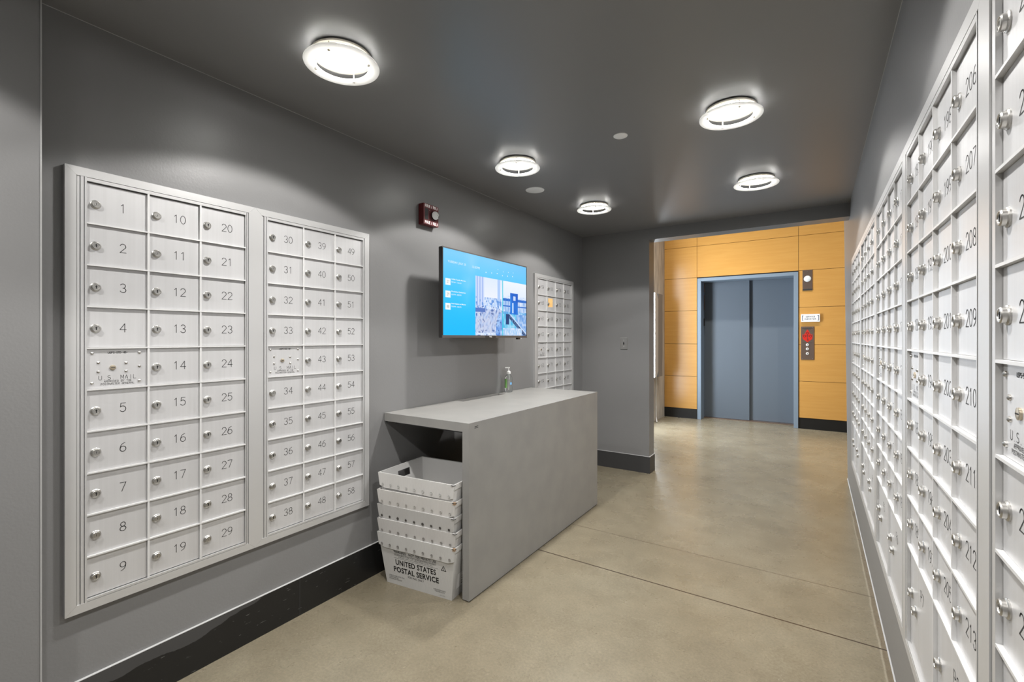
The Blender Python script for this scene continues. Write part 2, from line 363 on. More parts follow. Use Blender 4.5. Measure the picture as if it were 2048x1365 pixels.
mb = MB(); mb.box(XL, XL+.01, .381, YB, 0, .1735, 0); mb.box(XL, XL+.0105, 1.261, 1.264, 0, .1735, 1); mb.box(XL, XL+.0105, .381, YB, .1725, .1742, 2)
struct(mb.build('baseboard_left', [M['paintbase'], M['gap'], M['caulk']]))
mb = MB(); mb.box(XL, -1.317, YB-.01, YB, 0, .16, 0); mb.box(-1.327, -1.317, YB, YT, 0, .16, 0)
mb.box(XL, -1.3165, YB-.0105, YB, .159, .1612, 1); mb.box(-1.327, -1.3165, YB, YT, .159, .1612, 1)
struct(mb.build('baseboard_back', [M['darkbase'], M['caulk']]))
mb = MB(); mb.prism([(XRB-.004, 0), (XRB, 0), (XRB, .008)], RE, 5.26); struct(mb.build('trim_1', M['caulk']))
# pier / corner bead highlights of bare caulk where wall meets ceiling
mb = MB(); mb.box(XL, XL+.0015, .381, 3.2, CZ-.0015, CZ); mb.box(XRT-.0015, XRT, RE, 3.4, CZ-.002, CZ); struct(mb.build('trim_2', M['caulk']))
mb = MB(); mb.box(-1.9315, -1.9285, .379, .3825, 0, CZ); struct(mb.build('trim_3', mat('worn_corner', (.36, .36, .36), .5)))

# ================================================================== ELEVATOR
el = thing('elevator_door', 'wide blue-grey steel double elevator door in orange wall', 'elevator door', (-.882, YE, 0))
def ox(x): return x+.882
mb = MB(); t = .055; DP = .32
mb.box(ox(FL), ox(FL)+t, -.012, DP, 0, FT, 0, .003); mb.box(ox(FR)-t, ox(FR), -.012, DP, 0, FT, 0, .003); mb.box(ox(FL)+t, ox(FR)-t, -.012, DP, FT-.05, FT, 0, .003)
mb.build('frame', M['steelframe'], el)
for s_, x0, x1 in ((0, ox(FL)+t, .03), (1, .0, ox(FR)-t)):
    mb = MB(); mb.box(x0, x1, DP-.06+.05*s_, DP-.02+.05*s_, .012, FT-.05, 0, .003); mb.build('door_panel', M['steel'], el)
mb = MB(); mb.box(ox(FL)+t, ox(FR)-t, DP-.1, DP+.07, .0, .01); mb.build('sill', M['bronze'], el)
mb = MB(); mb.box(ox(FL)+t, ox(FL)+t+.012, .20, .235, 1.5, 1.62, 1); mb.box(ox(FL)+t, ox(FL)+t+.008, .22, .25, 1.76, 2.0, 0); mb.box(ox(FL)+t, ox(FL)+t+.01, .235, .25, 2.05, 2.2, 0)
mb.build('sensor_strip', [M['bronze'], M['black']], el)

# indicator, sign, call station, room sign (hang on the wall: things of their own)
def wallfn(x0, z0, y): return lambda a, b_: (x0+a, y, z0+b_)
t_ = thing('floor_indicator', 'bronze plate with a round white light beside the elevator door', 'indicator', (-.084, YE, 2.125))
mb = MB(); mb.box(-.06, .06, -.006, 0, -.147, .147, 0, .002); mb.box(-.06, .06, -.0075, -.004, -.147, -.125, 1); mb.build('plate', [M['bronze'], M['gap']], t_)
mb = MB(); mb.lathe([(0, -.016), (.03, -.015), (.042, -.01), (.045, -.004)], 32, 0, (0, 0, .02), 'y'); mb.build('lantern_lens', mat('lantern_white', (.8, .85, .88), .3), t_, True)
for z in (.122, -.112): mb = MB(); mb.lathe([(0, -.01), (.005, -.009), (.006, -.006)], 10, 0, (0, 0, z), 'y'); mb.build('screw', M['chrome'], t_, True)
t_ = thing('service_sign', 'small white plaque reading SERVICE ELEVATOR on orange wall', 'sign', (-.049, YE, 1.586))
mb = MB(); mb.box(-.113, .113, -.022, -.001, -.055, .055, 0, .002); f_ = wallfn(0, 0, -.0226)
mb.poly2(text2d('SERVICE', width=.11, height=.022, bold=.012, spacing=1.15), wallfn(0, .018, -.0226), 1)
mb.poly2(text2d('ELEVATOR', width=.135, height=.022, bold=.012, spacing=1.15), wallfn(0, -.014, -.0226), 1)
for s_ in (-1, 1): mb.ribbon([(s_*.085, .032), (s_*.098, .032), (s_*.098, -.032), (s_*.085, -.032)], .006, f_, 1)
mb.build('plaque', [M['white'], M['signal']], t_)
t_ = thing('call_station', 'tall bronze elevator call plate with red flame emblem and buttons', 'call panel', (-.084, YE, 1.228))
mb = MB(); mb.box(-.08, .08, -.006, 0, -.237, .237, 0, .002); f_ = wallfn(0, 0, -.0066)
# flame emblem
fl = [(0, -.0), (.022, .02), (.055, .045), (.062, .085), (.055, .125), (.045, .1), (.035, .12), (.03, .135), (.02, .11), (.025, .14), (.012, .165), (0, .185), (-.012, .165), (-.025, .14), (-.02, .11), (-.03, .135), (-.035, .12), (-.045, .1), (-.055, .125), (-.062, .085), (-.055, .045), (-.022, .02)]
k_ = wallfn(0, .012, -.0066)
mb.f.append(tuple(range(len(mb.v), len(mb.v)+len(fl)))); mb.v += [k_(a, b_) for a, b_ in fl]; mb.m.append(1)
k2 = wallfn(0, .012, -.0072)
for cx_, cz_ in ((-.036, .088), (0, .13), (.036, .088)): mb.ribbon([(cx_+.014*cos(R(a)), cz_+.014*sin(R(a))) for a in range(0, 361, 30)], .005, k2, 2)
mb.ribbon([(0, .11), (0, .025)], .006, k2, 2); mb.ribbon([(0, .045), (.016, .045)], .005, k2, 2); mb.ribbon([(0, .03), (.016, .03)], .005, k2, 2)
mb.ribbon([(-.018, .09), (.018, .09)], .004, k2, 2)
mb.ribbon([(-.06, .21), (.06, .21)], .004, f_, 2); mb.ribbon([(-.04, .201), (.04, .201)], .004, f_, 2); mb.ribbon([(-.055, .004), (.055, .004)], .004, f_, 2)
mb.build('plate', [M['bronze'], M['redglow'], M['gap']], t_)
for z in (-.025, -.083, -.15):
    mb = MB(); mb.lathe([(0, -.013), (.014, -.013), (.018, -.01), (.019, -.006)], 20, 0, (0, 0, z), 'y'); mb.lathe([(0, -.0136), (.007, -.0134)], 12, 1, (0, 0, z), 'y'); mb.build('button', [M['white_t'], M['bronze']], t_, True)
for sx in (-1, 1):
    for z in (.225, -.222):
        mb = MB(); mb.lathe([(0, -.01), (.005, -.009), (.006, -.006)], 10, 0, (sx*.062, 0, z), 'y'); mb.build('screw', M['chrome'], t_, True)
mb = MB(); mb.box(-.075, .075, -.012, 0, -.055, .055, 0, .002); mb.ribbon([(-.05, .02), (.05, .02)], .008, wallfn(0, 0, -.0126), 1); mb.ribbon([(-.05, -.01), (.03, -.01)], .006, wallfn(0, 0, -.0126), 1)
tag(mb.build('room_sign', [M['white'], M['signal']], loc=(.443, YE, 1.586)), 'small white room sign at right end of orange wall', 'sign')

# grey box with a white cover on the concrete column in the lobby
t_ = thing('wall_cabinet', 'tall grey wall box with white front on concrete column', 'wall cabinet', (XW, 7.24, 1.345))
mb = MB(); mb.box(0, .06, .0, .24, -.65, .65, 0, .004); mb.build('body', mat('cabinet_grey', (.2, .2, .205), .45), t_)
mb = MB(); mb.prism([(-.17, -.65), (-.17, .65), (-.09, .65), (-.001, .56), (-.001, -.56), (-.09, -.65)], 0, .06, axis='x'); mb.build('cover', mat('cabinet_white', (.5, .5, .5), .35), t_)
mb = MB(); mb.tube([(.02, .03, -.65), (.015, .03, -1.1), (.03, .0, -1.28), (.07, -.1, -1.335)], .006); mb.build('cable', M['white_t'], t_)

# ================================================================== CEILING LIGHTS
def light_proto():
    ms = {}
    mb = MB(); mb.lathe([(.09, .0), (.09, -.007), (.1055, -.0072), (.107, -.008), (.107, -.0145), (.1055, -.016), (.0945, -.016), (.0945, -.013)], 48); ms['housing'] = (mb.mesh('housing', [M['drum']], True))
    mb = MB(); mb.lathe([(0, -.0155), (.09, -.0152), (.0945, -.0135)], 48); ms['lens'] = (mb.mesh('lens', [M['lens']], True))
    mb = MB(); mb.lathe([(.0925, -.0392), (.1325, -.0392), (.1335, -.0415), (.1325, -.0440), (.0925, -.0440), (.0915, -.0415)], 64, close=True); ms['glass_ring'] = (mb.mesh('glass_ring', [M['frost']], True))
    mb = MB(); mb.lathe([(0, -.012), (.0026, -.012), (.0026, -.046), (.0048, -.046), (.0048, -.0495), (0, -.050)], 12); ms['standoff'] = (mb.mesh('standoff', [M['drum']], True))
    return ms
lp = light_proto()
def ceiling_light(x, y, label):
    t_ = thing('ceiling_light', label, 'ceiling light', (x, y, CZ), 0, 'round glass-ring ceiling lights')
    for k in ('housing', 'lens', 'glass_ring'): put(k, lp[k], t_)
    for i in range(4):
        a = R(28+90*i); put('standoff', lp['standoff'], t_, (.101*cos(a), .101*sin(a), 0))
    ld = bpy.data.lights.new('ceiling_light_beam', 'SPOT'); ld.energy = SPOT_W; ld.spot_size = R(130); ld.spot_blend = .12; ld.shadow_soft_size = .035; ld.color = (1, .975, .94)
    lo = bpy.data.objects.new('lamp_beam', ld); C.objects.link(lo); lo.parent = t_; lo.location = (0, 0, -.05)
    l2 = ld.copy(); l2.energy = CORE_W; l2.spot_size = R(112); l2.spot_blend = 1; l2.name = 'ceiling_light_core'
    lo = bpy.data.objects.new('lamp_core', l2); C.objects.link(lo); lo.parent = t_; lo.location = (0, 0, -.05)
ceiling_light(-1.463, 1.084, 'round white glass-ring ceiling light above numbered boxes, nearest on the left')
ceiling_light(-1.478, 2.315, 'round glass-ring ceiling light between the fire alarm and sprinkler cover')
ceiling_light(-1.452, 3.394, 'smallest round glass-ring ceiling light near the back wall')
ceiling_light(-.320, 2.306, 'larger of two round glass-ring ceiling lights on the right')
ceiling_light(-.321, 3.411, 'round glass-ring ceiling light closest to the orange elevator wall')
ceiling_light(-.320, 1.084, 'round glass-ring ceiling light over the nearest right-hand mailboxes, outside the view')
ceiling_light(-1.463, -.12, 'round glass-ring ceiling light, added unseen behind the camera on the left')  # added lamp continuing the grid, lights the near end of the room
ceiling_light(-.320, -.12, 'round glass-ring ceiling light, added unseen behind the camera on the right')  # second added lamp behind the camera, also for the near end
for (x, y, r_, lb) in ((-.842, 2.311, .036, 'small white sprinkler cover disc in middle of dark ceiling'), (-1.658, 2.826, .066, 'wider flat white ceiling disc next to left row of lights')):
    mb = MB(); mb.lathe([(0, -.006), (r_*.85, -.006), (r_, -.003), (r_*1.0, 0)], 40); tag(mb.build('sprinkler_cover', M['white'], loc=(x, y, CZ), smooth=True), lb, 'sprinkler cover')

# ================================================================== MAILBOX UNITS
Z0, ROWH, TOP = .40, .1383, 1.8195
def lock_mesh(kind):
    mb = MB()
    mb.lathe([(.0145, 0), (.0145, -.002), (.0127, -.0035), (.0118, -.0035), (.0115, -.0085), (.0101, -.0102), (.0085, -.0102), (.0080, -.009), (.0, -.009)], 24, 0, axis='y')
    if kind == 0:
        mb.box(-.0013, .0013, -.0095, -.0088, -.0055, .0052, 1); mb.lathe([(0, -.0095), (.0026, -.0095), (.0026, -.009)], 10, 1, (0, 0, .0018), 'y')
    else:
        mb.lathe([(.0055, -.009), (.0055, -.010), (.0045, -.010), (.0045, -.0093)], 16, 0, axis='y'); mb.box(-.0006, .0006, -.0096, -.009, -.0035, .0035, 1)
    return mb.mesh('lock', [M['chrome'], M['black']], True)
LOCK = [lock_mesh(0), lock_mesh(1)]
mb = MB(); mb.lathe([(.0046, 0), (.0042, -.002), (.0025, -.0035), (0, -.004)], 14, 0, axis='y'); RIVET = mb.mesh('rivet', [M['chrome']], True)
mb = MB(); mb.lathe([(.0085, 0), (.0085, -.003), (.007, -.0035), (0, -.003)], 20, 0, axis='y'); mb.box(-.0055, .0055, -.0040, -.0028, -.001, .001, 1); ARROW = mb.mesh('arrow_lock', [M['brass'], M['black']], True)
DY = .0085   # door recess
def door_mesh(w_, h_, txt, tx, tz, th=.03):
    mb = MB(); mb.box(0, w_, 0, .004, 0, h_, 0, .0006)
    if txt: strokes(mb, txt, tx, tz, th, .0021, lambda a, b_: (a, -.0003, b_), 1, adv=.82, sq=.92)
    return mb.mesh('door', [M['alu'], M['ink']])
def unit(label, loc, rz, ncol, first, p, lm=.054, rm=.041, lockers=False, depth=.022, plugs=(), lockn=1):
    """face plane at local y=0, x to the viewer's right, wall behind at +y"""
    t_ = thing('mailbox_unit', label, 'mailboxes', loc, rz, 'aluminium mailbox units')
    W_ = lm+rm+p*ncol; H = 1.46; zt = TOP-Z0; zb = TOP-10*ROWH-Z0; x0 = lm
    nrow = 8 if lockers else 10
    # mitred outer trim
    mb = MB(); tw = .028
    def trim(pts):  # trapezoid extruded
        mb.prism(pts, -.0, depth, 0, 'y')
    e = .0004
    trim([(0, 0), (W_, 0), (W_-tw, tw), (tw, tw)]); trim([(0, H), (tw, H-tw), (W_-tw, H-tw), (W_, H)])
    trim([(0, e), (tw, tw+e), (tw, H-tw-e), (0, H-e)]); trim([(W_, e), (W_, H-e), (W_-tw, H-tw-e), (W_-tw, tw+e)])
    mb.build('trim_frame', M['trim'], t_)
    # inner door frame with ribs on the hinge side
    mb = MB()
    r = (lm-tw-.003)
    mb.box(tw, W_-tw, .016, .0195, tw, H-tw, 1)                       # dark backing
    mb.box(tw+.0015, tw+.0085, .003, .016, tw, H-tw, 0); mb.box(tw+.0105, tw+.0185, .001, .016, tw, H-tw, 0); mb.box(tw+.0205, lm, .0005, .016, tw, H-tw, 0)
    mb.box(W_-rm, W_-rm+.004, .0005, .016, tw, H-tw, 0); mb.box(W_-rm+.0065, W_-tw-.0015, .002, .016, tw, H-tw, 0)
    mb.box(lm, W_-rm, .0005, .016, zt, H-tw-.0015, 0); mb.box(lm, W_-rm, .0005, .016, tw+.0015, zb, 0)
    mb.build('door_frame', [M['trim'], M['gap']], t_)
    # dividers
    mb = MB(); b2 = .0024
    for j in range(1, nrow+1):
        z = zt-j*ROWH
        if j < 10: mb.box(x0, x0+p*ncol, .0004, .016, z-b2, z+b2)
    for c in range(1, ncol):
        zz = zb if not (lockers and c % 2) else zt-8*ROWH
        mb.box(x0+c*p-.003, x0+c*p+.003, .0012, .016, zz, zt)
    mb.build('divider_grid', M['ridge_lit'], t_)
    num = first
    for c in range(ncol):
        for r_ in range(nrow):
            xa, xb = x0+c*p+(.0036 if c else .0012), x0+(c+1)*p-(.0036 if c < ncol-1 else .0012)
            za, zc = zt-(r_+1)*ROWH+.0029, zt-r_*ROWH-.0029
            if c == 0 and r_ == 4:
                mb = MB(); w_, h_ = xb-xa, zc-za; mb.box(0, w_, 0, .004, 0, h_, 0, .0006)
                f_ = lambda a, b_: (a, -.0003, b_)
                mx_ = w_*.5
                strokes(mb, 'USPS-STD-4B+', mx_, h_-.013, .0062, .0011, f_, 1, adv=.78, sq=.95)
                strokes(mb, 'U.S. MAIL', mx_, .0345, .0135, .0011, f_, 1, adv=.88)
                strokes(mb, 'APPROVED BY THE', mx_, .0215, .0062, .0008, f_, 1, adv=.83)
                strokes(mb, 'POSTMASTER GENERAL', mx_, .0125, .0062, .0008, f_, 1, adv=.83)
                d = mb.build('master_door', [M['alu'], M['ink']], t_, loc=(xa, DY, za))
                s_ = w_/.16
                for (rx, rz_) in ((.013, .118), (.139, .118), (.029, .086), (.102, .083), (.029, .0555), (.102, .0545), (.139, .070), (.013, .018), (.139, .018)):
                    put('rivet', RIVET, d, (rx*s_, 0, rz_))
                put('arrow_lock', ARROW, d, (.066*s_, 0, .068)); continue
            kind = 1 if (num in plugs) else 0
            d = put('door', door_mesh(xb-xa, zc-za, str(num), .096*(p/.169), (zc-za)/2), t_, (xa, DY, za))
            put('lock', LOCK[kind], d, (.0225, 0, (zc-za)/2-.003)); num += 1
    if lockers:
        for c in range(0, ncol, 2):
            xa, xb = x0+c*p+(.0042 if c else .002), x0+(c+2)*p-(.0042 if c+2 < ncol else .002)
            za, zc = zb+.003, zt-8*ROWH-.0036
            d = put('parcel_door', door_mesh(xb-xa, zc-za, 'P%d' % lockn, .165, (zc-za)-.075), t_, (xa, DY, za)); lockn += 1
            put('lock', LOCK[0], d, (.03, 0, (zc-za)/2+.015)); put('lock', LOCK[1], d, (.085, 0, (zc-za)/2-.01))
    return t_
XF = XL+.02
L_ = 'aluminium mailbox unit '
unit('brushed '+L_+'with three columns numbered 1 to 29 on left wall', (XF, .450, Z0), R(90), 3, 1, .169, plugs=(1, 6, 8, 10, 11, 18, 19, 29))
unit('three-column '+L_+'numbered 30 to 58, the one nearer the grey desk', (XF, 1.052, Z0), R(90), 3, 30, .170, plugs=(31, 32, 34, 44, 46, 37, 51), lm=.055, rm=.040)
unit('distant four-column '+L_+'behind the desk and screen with an orange note', (XF, 3.42, Z0), R(90), 4, 59, .1655, lockers=True, plugs=(70, 80), lockn=1)
XR = .2205; W4 = .768
P4 = (W4-.095)/4
rl = [('numbered 214 upward, cut off at the right edge of the view', 214, 1.006, 9),
      ('on right wall numbered 183 to 213 with parcel lockers below', 183, 1.774, 7),
      ('on right wall, middle of five, numbered 152 to 182', 152, 2.542, 5),
      ('on right wall, fourth from the near end, numbered 121 to 151', 121, 3.310, 3),
      ('on right wall at the far end beside the wide opening', 90, 4.078, 2)]
for lb, first, ymax, ln in rl:
    unit('four-column '+L_+lb, (XR, ymax, Z0), R(-90), 4, first, P4, lockers=True, depth=.03, plugs=(first, first+5, first+9, first+16), lockn=ln)
mb = MB(); mb.prism([(-.0415, -.04), (.0415, -.038), (.041, .04), (-.042, .0385)], -.0005, 0.0003)
o_ = mb.build('sticky_note', M['note'], loc=(XF-DY+.0012, 3.711, 1.621)); o_.rotation_euler = (0, 0, R(90)); tag(o_, 'small orange paper note stuck on a mailbox door behind the desk', 'note')

# ================================================================== LIGHT SWITCH, FIRE ALARM
t_ = thing('light_switch', 'brushed steel light switch on grey pier beside the opening', 'light switch', (-1.577, YB, 1.247))
mb = MB(); mb.box(-.036, .036, -.0055, 0, -.058, .058, 0, .002); mb.build('plate', M['chrome'], t_)
mb = MB(); mb.box(-.005, .005, -.0065, -.004, -.012, .012, 0); mb.prism([(-.0055, .002), (-.016, .008), (-.016, .001), (-.0055, -.006)], -.0035, .0035, 0, 'x'); mb.build('toggle', M['black'], t_)
for z in (.032, -.032):
    mb = MB(); mb.lathe([(0, -.0075), (.0035, -.007), (.004, -.0055)], 10, 0, (0, 0, z), 'y'); mb.build('screw', M['white_t'], t_, True)
t_ = thing('fire_alarm', 'dark red fire alarm with clear strobe high on left wall', 'fire alarm', (XL, 2.112, 2.06), R(90))
mb = MB(); mb.box(-.066, .066, -.045, 0, -.064, .064, 0, .005); f_ = lambda cz: wallfn(0, cz, -.0456)
for cz in (.050, -.050):
    mb.poly2(text2d('FIRE / FEU', width=.112, height=.018, bold=.02), f_(cz), 1)
mb.box(-.056, -.026, -.0458, -.044, -.034, .034, 2)
mb.build('housing', [M['red'], M['white'], M['gap']], t_)
mb = MB(); mb.box(-.02, .058, -.05, -.044, -.034, .034, 0, .003); mb.lathe([(.024, -.05), (.022, -.066), (.012, -.078), (0, -.081)], 20, 0, (.022, 0, 0), 'y', 1.2, 1.1); mb.build('strobe_lens', M['clear'], t_, True)
mb = MB(); mb.lathe([(.02, -.051), (.012, -.054), (0, -.056)], 16, 0, (.022, 0, 0), 'y'); mb.build('reflector', M['white'], t_, True)

# ================================================================== TELEVISION
TW, TH = .961, .546
tv = thing('television', 'wall-mounted flat screen showing a bright blue announcement page', 'television', (-1.85, 2.5445, 1.575), R(90))
# local: x to the right, -y towards the room, z up, front plane y=0
mb = MB(); mb.box(-TW/2, TW/2, 0, .028, -TH/2, TH/2, 0, .004); mb.prism([(-.36, -.24), (.36, -.24), (.36, .12), (-.36, .12)], .028, .055)
mb.build('housing', M['tvframe'], tv)
mb = MB(); bz = .007
mb.box(-TW/2, TW/2, -.003, 0, TH/2-bz, TH/2, 0); mb.box(-TW/2, TW/2, -.004, .001, -TH/2, -TH/2+.016, 0)
mb.box(-TW/2, -TW/2+bz, -.003, 0, -TH/2+.016, TH/2-bz, 1); mb.box(TW/2-bz, TW/2, -.003, 0, -TH/2+.016, TH/2-bz, 1)
mb.box(-.055, .065, -.005, .0, -TH/2+.001, -TH/2+.012, 1)
mb.poly2(text2d('TCL', height=.008, width=.03, bold=.02), wallfn(.005, -TH/2+.0065, -.0055), 2)
mb.build('bezel', [M['tvbar'], M['tvframe'], M['white']], tv)
mb = MB(); mb.box(.36, .39, .0, .02, -TH/2-.012, -TH/2, 0, .002); mb.box(.395, .41, .0, .02, -TH/2-.008, -TH/2, 1); mb.build('remote_sensor', [M['tvframe'], M['white']], tv)
mb = MB(); mb.box(-.2, .2, .055, .075, -.13, .13, 0); mb.box(-.06, .06, .075, .176, -.06, .06, 0); mb.box(-.11, .11, .165, .1755, -.12, .12, 0)
mb.tube([(-.3, .05, -.12), (-.34, .09, -.15), (-.33, .12, -.19), (-.2, .13, -.18), (-.1, .15, -.1)], .005, 6, 0)
mb.box(-.37, -.355, .03, .06, -.14, -.12, 1); mb.build('wall_bracket', [M['tvframe'], M['white_t']], tv)
# the picture on the screen: a raster of small faces
SW, SH = TW-2*bz, TH-bz-.016
NX, NY = 208, 118
rnd = random.Random(3)
def vn(x, y, seed=0):
    def h(i, j): 
        v = sin(i*127.1+j*311.7+seed*74.7)*43758.5453; return v-math.floor(v)
    i, j = math.floor(x), math.floor(y); fx, fy = x-i, y-j; fx = fx*fx*(3-2*fx); fy = fy*fy*(3-2*fy)
    return (h(i, j)*(1-fx)+h(i+1, j)*fx)*(1-fy)+(h(i, j+1)*(1-fx)+h(i+1, j+1)*fx)*fy
def lerp(a, b_, t): t = max(0, min(1, t)); return tuple(x+(y-x)*t for x, y in zip(a, b_))
def srgb(r, g_, b_): return tuple(((c/255+.055)/1.055)**2.4 if c > 10 else c/255/12.92 for c in (r, g_, b_))
def photo1(u, v):
    white, pale, mid_, dk = (238, 243, 255), (180, 210, 250), (105, 155, 225), (45, 75, 150)
    if v > .66: c = lerp(white, (215, 232, 255), (v-.66)*2)
    elif v > .5: c = lerp(pale, white, vn(u*30, v*40, 2)*1.1-.1)
    else: c = lerp(pale, white, vn(u*24, v*26, 3))
    if u < .3 and v > .45: c = lerp((160, 185, 240), (215, 228, 255), (sin(u*70)+1)/2)        # tower left
    if .8 < u < .9 and v > .55: c = (175, 205, 250)
    if .33 < v < .66 and vn(u*38, v*20, 5) > .68: c = mid_
    if v < .5:
        s_ = (v-.5)*1.6+u*.75                                                # diagonal tracks
        k = (s_*26) % 1
        if v < .46-.0*u and v > .04 and k < .28: c = (90, 110, 185)
        if k > .85: c = (245, 246, 255)
        if (u-.95)**2*2.2+(v-.1)**2 < .10: c = lerp((60, 120, 215), (190, 220, 255), vn(u*14, v*16, 8))
        if vn(u*30, v*34, 9) > .78: c = lerp(c, dk, .6)
    if .40 < v < .47 and u < .35: c = (85, 120, 195)
    return c
def photo2(u, v):
    if v > .74: c = lerp((240, 246, 255), (225, 238, 255), (1-v)*3)
    elif v > .6: c = lerp((190, 215, 255), (240, 246, 255), vn(u*16, v*30, 3))
    else: c = lerp((60, 150, 220), (200, 228, 255), vn(u*20, v*22, 4))
    if .44 < v < .70:
        c = lerp((150, 190, 240), (235, 240, 255), vn(u*16, v*18, 6))
        if abs(v-.66) < .02 or abs(v-.55) < .012: c = (40, 110, 205)
        if (u*9) % 1 < .1: c = (60, 130, 220)
    if .30 < u < .62 and .38 < v < .80: c = lerp((10, 90, 200), (40, 140, 235), vn(u*10, v*9, 7))
    if .38 < u < .44 and .42 < v < .62: c = (190, 220, 255)
    if .42 < u < .52 and .66 < v < .74: c = (200, 220, 250)
    if v < .4:
        c = lerp((60, 180, 230), (180, 225, 250), vn(u*26, v*18, 9)) if u < .55 else lerp((200, 220, 250), (90, 150, 225), vn(u*22, v*24, 12))
        line = .42-(u-.28)*.52
        if u > .2 and line-.11 < v < line: c = lerp((15, 30, 70), (110, 160, 215), vn(u*40, v*40, 11)) if v < line-.03 else (205, 225, 255)
        if .12 < u < .26 and v > .2: c = (25, 60, 120)
        if v < .14 and u < .8: c = lerp((150, 200, 245), (235, 238, 255), vn(u*26, v*30, 5))
    return c
cols = []
mb = MB()
PX0, PXD, PX1, PYT = .330, .665, 1.0, .742
for j in range(NY):
    for i in range(NX):
        u, v = (i+.5)/NX, (j+.5)/NY
        c = lerp((0, 190, 255), (125, 208, 255), v*1.15-.1)
        sm = max(0, 1-abs(u-.24-.1*(v-.5))/.09)*max(0, min(1, (v-.25)*3))*vn(u*16, v*8, 1)
        c = lerp(c, (165, 220, 255), sm*.55)
        c = lerp(c, (80, 170, 240), max(0, (u-.55))*max(0, v-.7)*1.8)
        if u > PX0 and v < PYT:
            c = photo1((u-PX0)/(PXD-PX0), v/PYT) if u < PXD-.004 else ((0, 200, 225) if u < PXD+.004 else photo2((u-PXD)/(PX1-PXD), v/PYT))
        x0, x1 = -SW/2+i*SW/NX, -SW/2+(i+1)*SW/NX; z0, z1 = -TH/2+.016+j*SH/NY, -TH/2+.016+(j+1)*SH/NY
        mb.quad((x0, -.0015, z0), (x1, -.0015, z0), (x1, -.0015, z1), (x0, -.0015, z1)); cols.append(srgb(*c))
m = bpy.data.materials.new('screen_glow'); m.use_nodes = True; n = m.node_tree.nodes; l = m.node_tree.links; b = n['Principled BSDF']
b.inputs['Base Color'].default_value = (.01, .01, .01, 1); b.inputs['Roughness'].default_value = .35; b.inputs['Specular IOR Level'].default_value = .15
at_ = n.new('ShaderNodeAttribute'); at_.attribute_name = 'picture'; l.new(at_.outputs['Color'], b.inputs['Emission Color']); b.inputs['Emission Strength'].default_value = 1.0
scr = mb.build('screen', m, tv); ca = scr.data.color_attributes.new('picture', 'FLOAT_COLOR', 'CORNER')
for f, c in enumerate(cols):
    for k in range(4): ca.data[f*4+k].color = (*c, 1)
wg = mat('screen_white', (0, 0, 0), .4, emit=(.92, .97, 1), es=1.0); gg = mat('screen_grey', (0, 0, 0), .4, emit=(.35, .38, .33), es=1.0)
mb = MB(); TVY, TVZ = 2.5445, 1.575
def tvp(y, z): return y-TVY, z-TVZ
def tvt(txt, y0, y1, zc, h, mi=0, bold=0.0, yy=-.0021):
    xa, za = tvp(y0, zc); xb, _ = tvp(y1, zc); mb.poly2(text2d(txt, width=xb-xa, height=h, bold=bold), wallfn((xa+xb)/2, za, yy), mi)
tvt('TUESDAY, JULY 25', 2.113, 2.285, 1.763, .017); tvt('12:10 PM', 2.351, 2.43, 1.761, .015)
for zc, d_, t1, t2 in ((1.641, '27', 'Coffee Tuesday Morning', '9:00 AM - 11:00 AM'), (1.566, '29', 'Poolside Gathering', '6:00 PM - 8:00 PM'), (1.492, '8', 'Roof Cleaning and Market', '7:00 PM - 9:00 PM')):
    xa, za = tvp(2.092, zc-.02); xb, zb_ = tvp(2.138, zc+.02); mb.box(xa, xb, -.0021, -.0016, za, zb_, 0)
    tvt(d_, 2.104, 2.126, zc, .018, 1, 0, -.0025)
    tvt(t1, 2.147, 2.285, zc+.028-.01, .011, 0, .02); tvt(t2, 2.147, 2.24, zc+.001, .009)
for k in range(6):
    xa, za = tvp(2.5+k*.065, 1.742+.004*(k % 3)); mb.lathe([(0, -.0021), (.004, -.0021)], 10, 0, (xa, 0, za), 'y')
    if k > 1: mb.lathe([(0, -.0021), (.003, -.0021)], 10, 0, (xa+.01, 0, za+.028), 'y')
mb.build('screen_text', [wg, gg], tv)

# ================================================================== DESK
TX0, TX1, TY0, TY1, TZ, TT = XL+.003, -1.417, 1.777, 3.375, .880, .045
dk = thing('waterfall_desk', 'grey concrete-look waterfall desk standing against left wall', 'desk', (TX0, TY0, 0))
def dx(x): return x-TX0
mb = MB(); A0, A1, B0, B1 = dx(-2.008), dx(-1.942), 2.375-TY0, 2.87-TY0; WX, WY = TX1-TX0, TY1-TY0
mb.box(0, WX, 0, B0, TZ-TT, TZ); mb.box(0, WX, B1, WY, TZ-TT, TZ); mb.box(0, A0, B0, B1, TZ-TT, TZ); mb.box(A1, WX, B0, B1, TZ-TT, TZ)
mb.build('desk_top', M['tbl'], dk)
mb = MB(); mb.box(WX-.042, WX, 0, WY, .006, TZ-TT, 0)
fy = lambda a, b_: (WX+.0004, a, b_)
for z in (.857, .850): mb.ribbon([(1.822-TY0, z), (1.850-TY0, z+.001)], .0032, fy, 1)
mb.build('front_panel', [M['tbl'], M['black']], dk)
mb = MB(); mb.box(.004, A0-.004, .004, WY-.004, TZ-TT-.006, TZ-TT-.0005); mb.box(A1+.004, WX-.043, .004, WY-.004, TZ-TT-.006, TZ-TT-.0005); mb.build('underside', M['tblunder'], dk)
mb = MB(); mb.box(WX-.038, WX-.004, .01, WY-.01, 0, .006); mb.build('foot_strip', M['gap'], dk)

